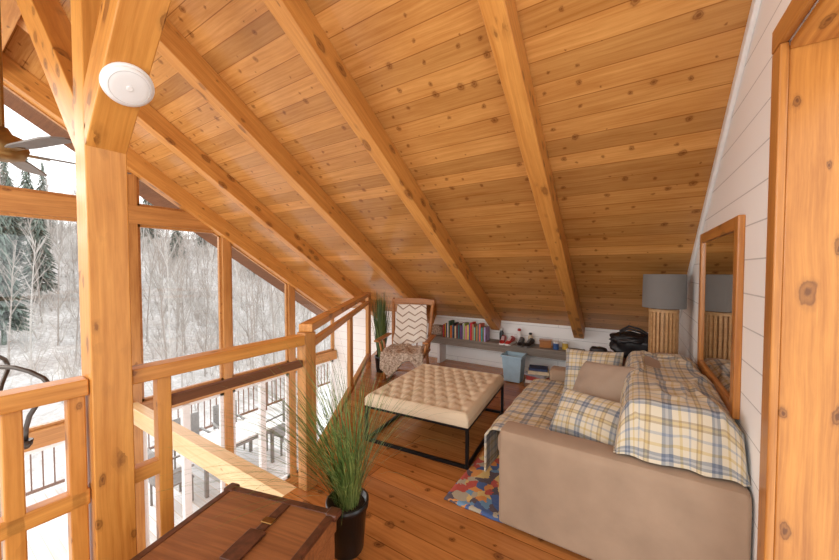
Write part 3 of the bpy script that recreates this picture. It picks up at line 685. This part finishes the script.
# ------------------------------------------------------------------ trunk
q = thing('trunk', 'worn brown wooden trunk with leather straps in the near corner by the railing', 'trunk', (-1.40, .755, 0), math.radians(15)); q.scale = (1, 1, .96)
TW, TD, TH = .62, .54, .5
bm = bmesh.new(); box(bm, (0, 0, .19), (TW, TD, .36)); obj('body', bm, W['trunk'], q, bevel=.006)
bm = bmesh.new(); box(bm, (0, 0, .425), (TW+.015, TD+.015, .1)); ld = obj('lid', bm, W['trunk'], q, bevel=.008)
for y_ in (-1, 1):
    boxo('edge_band', (0, y_*(TD/2-.008), .466), (TW+.03, .035, .024), M['leather'], ld); boxo('edge_band', (y_*(TW/2-.008), 0, .466), (.035, TD-.04, .024), M['leather'], ld)
boxo('strap', (.06, 0, .478), (.045, TD-.06, .01), M['leather'], ld); boxo('strap', (.06, TD/2+.012, .24), (.045, .012, .42), M['leather'], q)
boxo('strap_pad', (.06, -.02, .484), (.085, .16, .012), M['leather'], ld); boxo('buckle', (.06, .12, .486), (.06, .035, .008), M['brass'], ld)
for x_ in (-1, 1):
    for y_ in (-1, 1): boxo('corner_cap', (x_*(TW/2-.005), y_*(TD/2-.005), .465), (.06, .06, .036), M['leather'], ld, bevel=.01); boxo('foot', (x_*(TW/2-.05), y_*(TD/2-.05), .006), (.06, .06, .012), W['trunk'], q)
# ------------------------------------------------------------------ ceiling fan
fx, fy = -3.6, .42
q = thing('ceiling_fan', 'bronze ceiling fan with grey blades hanging in the open gable', 'ceiling fan', (fx, fy, 0)); fz = 2.42
bm = bmesh.new(); tube(bm, [(0, 0, fz), (0, 0, 3.6)], .016, 10); obj('downrod', bm, M['hub'], q)
bm = bmesh.new(); lathe(bm, [(.03, 3.48), (.07, 3.54), (.075, 3.6)], 24); obj('canopy', bm, M['hub'], q, smooth=True)
bm = bmesh.new(); lathe(bm, [(.03, fz+.14), (.05, fz+.1), (.11, fz+.07), (.125, fz), (.1, fz-.06), (.05, fz-.08)], 28); obj('motor_housing', bm, M['hub'], q, smooth=True)
for k in range(5):
    a = 2*PI*k/5+.25; Rz = Matrix.Rotation(a, 4, 'Z'); Mb = Matrix.Translation((0, 0, fz-.02)) @ Rz @ Matrix.Rotation(.2, 4, 'X')
    bm = bmesh.new(); pts = [(.16, -.05), (.24, -.07), (.6, -.08), (.66, -.06), (.68, 0), (.66, .06), (.6, .08), (.24, .07), (.16, .05)]
    f = bm.faces.new([bm.verts.new((x_, y_, 0)) for x_, y_ in pts]); ex = bmesh.ops.extrude_face_region(bm, geom=[f]); bmesh.ops.translate(bm, verts=[v for v in ex['geom'] if isinstance(v, bmesh.types.BMVert)], vec=(0, 0, .01))
    bl_ = obj('blade', bm, M['fanw'], q, M=Mb)
    bm = bmesh.new(); box(bm, (.15, 0, -.02), (.14, .04, .012)); obj('blade_iron', bm, M['hub'], bl_, M=Mb.inverted() @ Matrix.Translation((0, 0, fz)) @ Rz)
# chandelier
q = thing('chandelier', 'grey metal chandelier with a thin curved arm at the left edge beyond the railing', 'chandelier', (-3.4, .2, 0))
bm = bmesh.new(); tube(bm, [(0, 0, .5), (0, 0, .7), (0, 0, 1.0)], [.04, .025, .03], 12); obj('stem', bm, M['iron'], q, smooth=True)
bm = bmesh.new(); tube(bm, [(0, 0, 1.0), (0, 0, zc(.2)-.02)], .01, 8); obj('chain', bm, M['iron'], q)
for k in range(3):
    a = 2*PI*k/3+.58; dx, dy = math.cos(a), math.sin(a)
    pr = [(0, .98), (.12, 1.01), (.22, 1.02), (.33, 1.015), (.42, .99), (.5, .95), (.54, .9), (.53, .86), (.45, .78), (.41, .72), (.385, .64), (.38, .56)]
    bm = bmesh.new(); tube(bm, [(dx*r_, dy*r_, z_) for r_, z_ in pr], .013, 8); am = obj('arm', bm, M['iron'], q, smooth=True)
    bm = bmesh.new(); lathe(bm, [(.015, .52), (.03, .54), (.034, .57), (.03, .57)], 16, (dx*.38, dy*.38, 0)); obj('cup', bm, M['iron'], am, smooth=True)
# ------------------------------------------------------------------ outside
struct(boxo('deck', (-7.6, 3, -2.72), (3.9, 12, .1), W['deck'], bevel=0))
q = thing('deck_railing', 'brown railing with thin balusters along the snowy deck outside', 'railing', (-9.4, 0, -2.67))
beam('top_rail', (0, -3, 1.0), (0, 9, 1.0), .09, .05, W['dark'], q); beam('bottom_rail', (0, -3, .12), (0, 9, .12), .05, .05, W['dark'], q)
b0 = None
for k in range(80):
    if b0 is None: b0 = boxo('baluster', (0, -2.9, .55), (.02, .02, .86), W['dark'], q, bevel=0)
    else: z_ = b0.copy(); COL.objects.link(z_); z_.parent = q; z_.location = (0, -2.9+k*.15, .55)
for y_ in (-3, 0, 3, 6, 9): boxo('post', (0, y_, .5), (.1, .1, 1.1), W['dark'], q)
q = thing('patio_table', 'grey rectangular patio table topped with snow on the deck outside', 'table', (-7.1, 3.75, -2.67))
boxo('tabletop', (0, 0, .74), (.95, 1.5, .04), M['steel'], q); boxo('snow', (0, 0, .785), (.88, 1.42, .05), M['white'], q, bevel=.02)
for sx in (-1, 1):
    for sy in (-1, 1): boxo('leg', (sx*.42, sy*.68, .36), (.06, .06, .72), M['steel'], q)
ch = thing('patio_chair', 'grey metal patio chair left of the grey patio table', 'chair', (-7.05, 2.65, -2.67), 0, 'patio chairs')
boxo('seat', (0, 0, .45), (.54, .52, .03), M['steel'], ch); boxo('backrest', (0, -.26, .78), (.52, .03, .56), M['steel'], ch)
for sx in (-1, 1):
    for sy in (-1, 1): boxo('leg', (sx*.24, sy*.23, .22), (.035, .035, .44), M['steel'], ch)
    boxo('armrest', (sx*.28, 0, .68), (.045, .5, .03), M['steel'], ch)
dup(ch, (-8.0, 3.4, -2.67), -PI/2, 'grey metal patio chair on the far side of the grey patio table'); dup(ch, (-8.0, 4.2, -2.67), -PI/2-.15, 'grey metal patio chair at the far right corner of the grey patio table'); dup(ch, (-7.0, 4.9, -2.67), PI+.1, 'grey metal patio chair right of the grey patio table')
def gz(x, y):
    d_ = -x-9; k = min(1, max(0, (d_-9)/50)); k = k*k*(3-2*k)
    return -4.2-min(1, max(0, d_/10))*.6+k*12+noise.noise(Vector((x*.06, y*.06, 0)))*1.4
bm = bmesh.new(); nx, ny = 50, 60
V = [[None]*(ny+1) for _ in range(nx+1)]
for i in range(nx+1):
    for j in range(ny+1):
        xx = -5.9-(i/nx)**1.5*95; yy = -45+j/ny*150; V[i][j] = bm.verts.new((xx, yy, gz(xx, yy)))
for i in range(nx):
    for j in range(ny): bm.faces.new((V[i][j], V[i+1][j], V[i+1][j+1], V[i][j+1]))
ground = struct(obj('ground', bm, M['ground'], smooth=True))
def bare(seed):
    rr = random.Random(seed); bm = bmesh.new()
    def br(p, d_, L, r_, lev):
        n_ = 4 if lev < 2 else 2; pts = [p]; dd = d_.copy()
        for i in range(n_):
            dd = (dd+Vector((rr.uniform(-1, 1), rr.uniform(-1, 1), rr.uniform(-.3, .6)))*.12*(1 if lev else .5)).normalized(); pts.append(pts[-1]+dd*L/n_)
        tube(bm, pts, [r_*(1-.75*i/n_) for i in range(n_+1)], 5 if lev == 0 else 3)
        if lev < 3:
            nb = (26, 8, 6)[lev]
            for k in range(nb):
                u = rr.uniform(.14 if lev == 0 else .2, .98); f = u*n_; i = min(int(f), n_-1); q_ = pts[i].lerp(pts[i+1], f-i)
                a = rr.uniform(0, 2*PI); side = Vector((math.cos(a), math.sin(a), rr.uniform(.6, 1.5))).normalized()
                br(q_, (side*.8+dd*.45).normalized(), L*rr.uniform(.16, .30)*(1.15-u*.5), r_*(.3), lev+1)
    br(Vector((0, 0, 0)), Vector((0, 0, 1)), 9, .07, 0)
    me = bpy.data.meshes.new('bare_tree'); bm.to_mesh(me); bm.free(); return me
def conifer(seed):
    rr = random.Random(seed); bm = bmesh.new(); tube(bm, [(0, 0, 0), (0, 0, 8.8)], [.14, .02], 6)
    for k in range(44):
        u = k/44; z_ = .9+u*8; r_ = 1.4*(1-u)**.9+.1
        for j in range(16):
            a = rr.uniform(0, 2*PI); L = r_*rr.uniform(.55, 1.2); d_ = Vector((math.cos(a), math.sin(a), 0)); s_ = Vector((-d_.y, d_.x, 0))
            p0 = Vector((0, 0, z_+.25)); p1 = d_*L*.55+Vector((0, 0, z_+.1)); p2 = d_*L+Vector((0, 0, z_-.25)); w_ = L*.13
            a0, a1, a2, a3 = bm.verts.new(p0), bm.verts.new(p1+s_*w_), bm.verts.new(p2), bm.verts.new(p1-s_*w_)
            bm.faces.new((a0, a1, a2, a3))
    me = bpy.data.meshes.new('conifer'); bm.to_mesh(me); bm.free(); return me
bares = [bare(k) for k in range(8)]
for i, me in enumerate(bares): me.materials.append(M['birch'] if i % 3 == 0 else M['bark'])
cons = [conifer(k+50) for k in range(3)]
for me in cons: me.materials.append(M['needle'])
placed = []; ntree = 0
def tree(nm, me, u, t_, sc, lb, gr, gap):
    global ntree
    x_, y_ = at(u, t_)
    if x_ > -11.5 or ntree > 295: return
    if any((x_-a)**2+(y_-b)**2 < (gap+g)**2 for a, b, g in placed): return
    placed.append((x_, y_, gap)); ntree += 1
    o_ = bpy.data.objects.new(nm, me); COL.objects.link(o_); o_.location = (x_, y_, gz(x_, y_)-.1); o_.rotation_euler = (0, 0, R.uniform(0, 6.28)); o_.scale = (sc, sc, sc*R.uniform(.95, 1.25)); tag(o_, lb, 'tree', gr)
CL = 'dark green conifer among the leafless trees outside the windows'
for u, t_, sc in ((2, 19, .8), (22, 21, .9), (40, 25, .8), (12, 28, .95), (52, 29, .9), (30, 33, .95), (66, 35, .95), (8, 38, .95), (46, 43, .95), (-14, 22, .9), (150, 46, .9), (205, 50, .9), (255, 44, .8), (178, 40, .7), (120, 48, .9), (285, 48, .8)):
    tree('conifer_tree', cons[R.randrange(3)], u, t_, sc, CL, 'conifers outside', 1.35)
for k in range(900):
    t_ = 13+R.random()**.8*38; u = R.uniform(-20, 325); i = R.randrange(8)
    tree('bare_tree', bares[i], u, t_, R.uniform(.5, .8), 'pale leafless birch tree in the snowy woods outside the windows' if i % 3 == 0 else 'grey leafless tree in the snowy woods outside the windows', 'leafless pale trees outside' if i % 3 == 0 else 'leafless grey trees outside', .84)
# undergrowth nobody could count, growing on the ground
bm = bmesh.new(); rr = random.Random(3)
for k in range(1700):
    t_ = 13+rr.random()**.6*46; u = rr.uniform(-25, 330); x_, y_ = at(u, t_)
    if x_ > -11.5: continue
    b0 = Vector((x_, y_, gz(x_, y_)-.05)); hgt = rr.uniform(.8, 2.4)
    for j in range(6):
        d_ = Vector((rr.uniform(-.45, .45), rr.uniform(-.45, .45), 1)); p1 = b0+d_*hgt*.5+Vector((rr.uniform(-.1, .1), rr.uniform(-.1, .1), 0)); p2 = b0+d_*hgt*rr.uniform(.8, 1.1)+Vector((rr.uniform(-.2, .2), rr.uniform(-.2, .2), 0))
        tube(bm, [b0, p1, p2], [.014, .01, .004], 3)
        for z_ in range(2): tube(bm, [p1, p1+Vector((rr.uniform(-.4, .4), rr.uniform(-.4, .4), rr.uniform(.2, .6)))*hgt*.5], [.008, .003], 3)
ug = obj('undergrowth', bm, M['twig'], ground); ug['kind'] = 'stuff'
# ------------------------------------------------------------------ light
w = bpy.data.worlds.new('world'); S.world = w; w.use_nodes = True; nt = w.node_tree; bg = nt.nodes['Background']
bg.inputs[0].default_value = (.99, 1, 1, 1); bg.inputs[1].default_value = 2.15
def pl(loc, e, col, r_=.25):
    L = bpy.data.lights.new('fill_light', 'POINT'); L.energy = e; L.color = col; L.shadow_soft_size = r_; o_ = bpy.data.objects.new('fill_light', L); COL.objects.link(o_); o_.location = loc  # added fill lamp without a fixture, brightens the interior
pl((-.6, -3.2, 2.1), 200, (1, .99, .97), .5); pl((-4.4, -1.6, 2.3), 130, (1, .99, .97), .4); pl((-.45, .75, 2.6), 10, (1, .98, .95), .3)
L = bpy.data.lights.new('sun', 'SUN'); L.energy = 1.7; L.angle = math.radians(40); L.color = (1, .985, .96); o_ = bpy.data.objects.new('sun', L); COL.objects.link(o_)
o_.rotation_euler = Vector((.86, .12, -.40)).to_track_quat('-Z', 'Y').to_euler(); o_.location = (-12, 0, 8)
S.view_settings.view_transform = 'Standard'
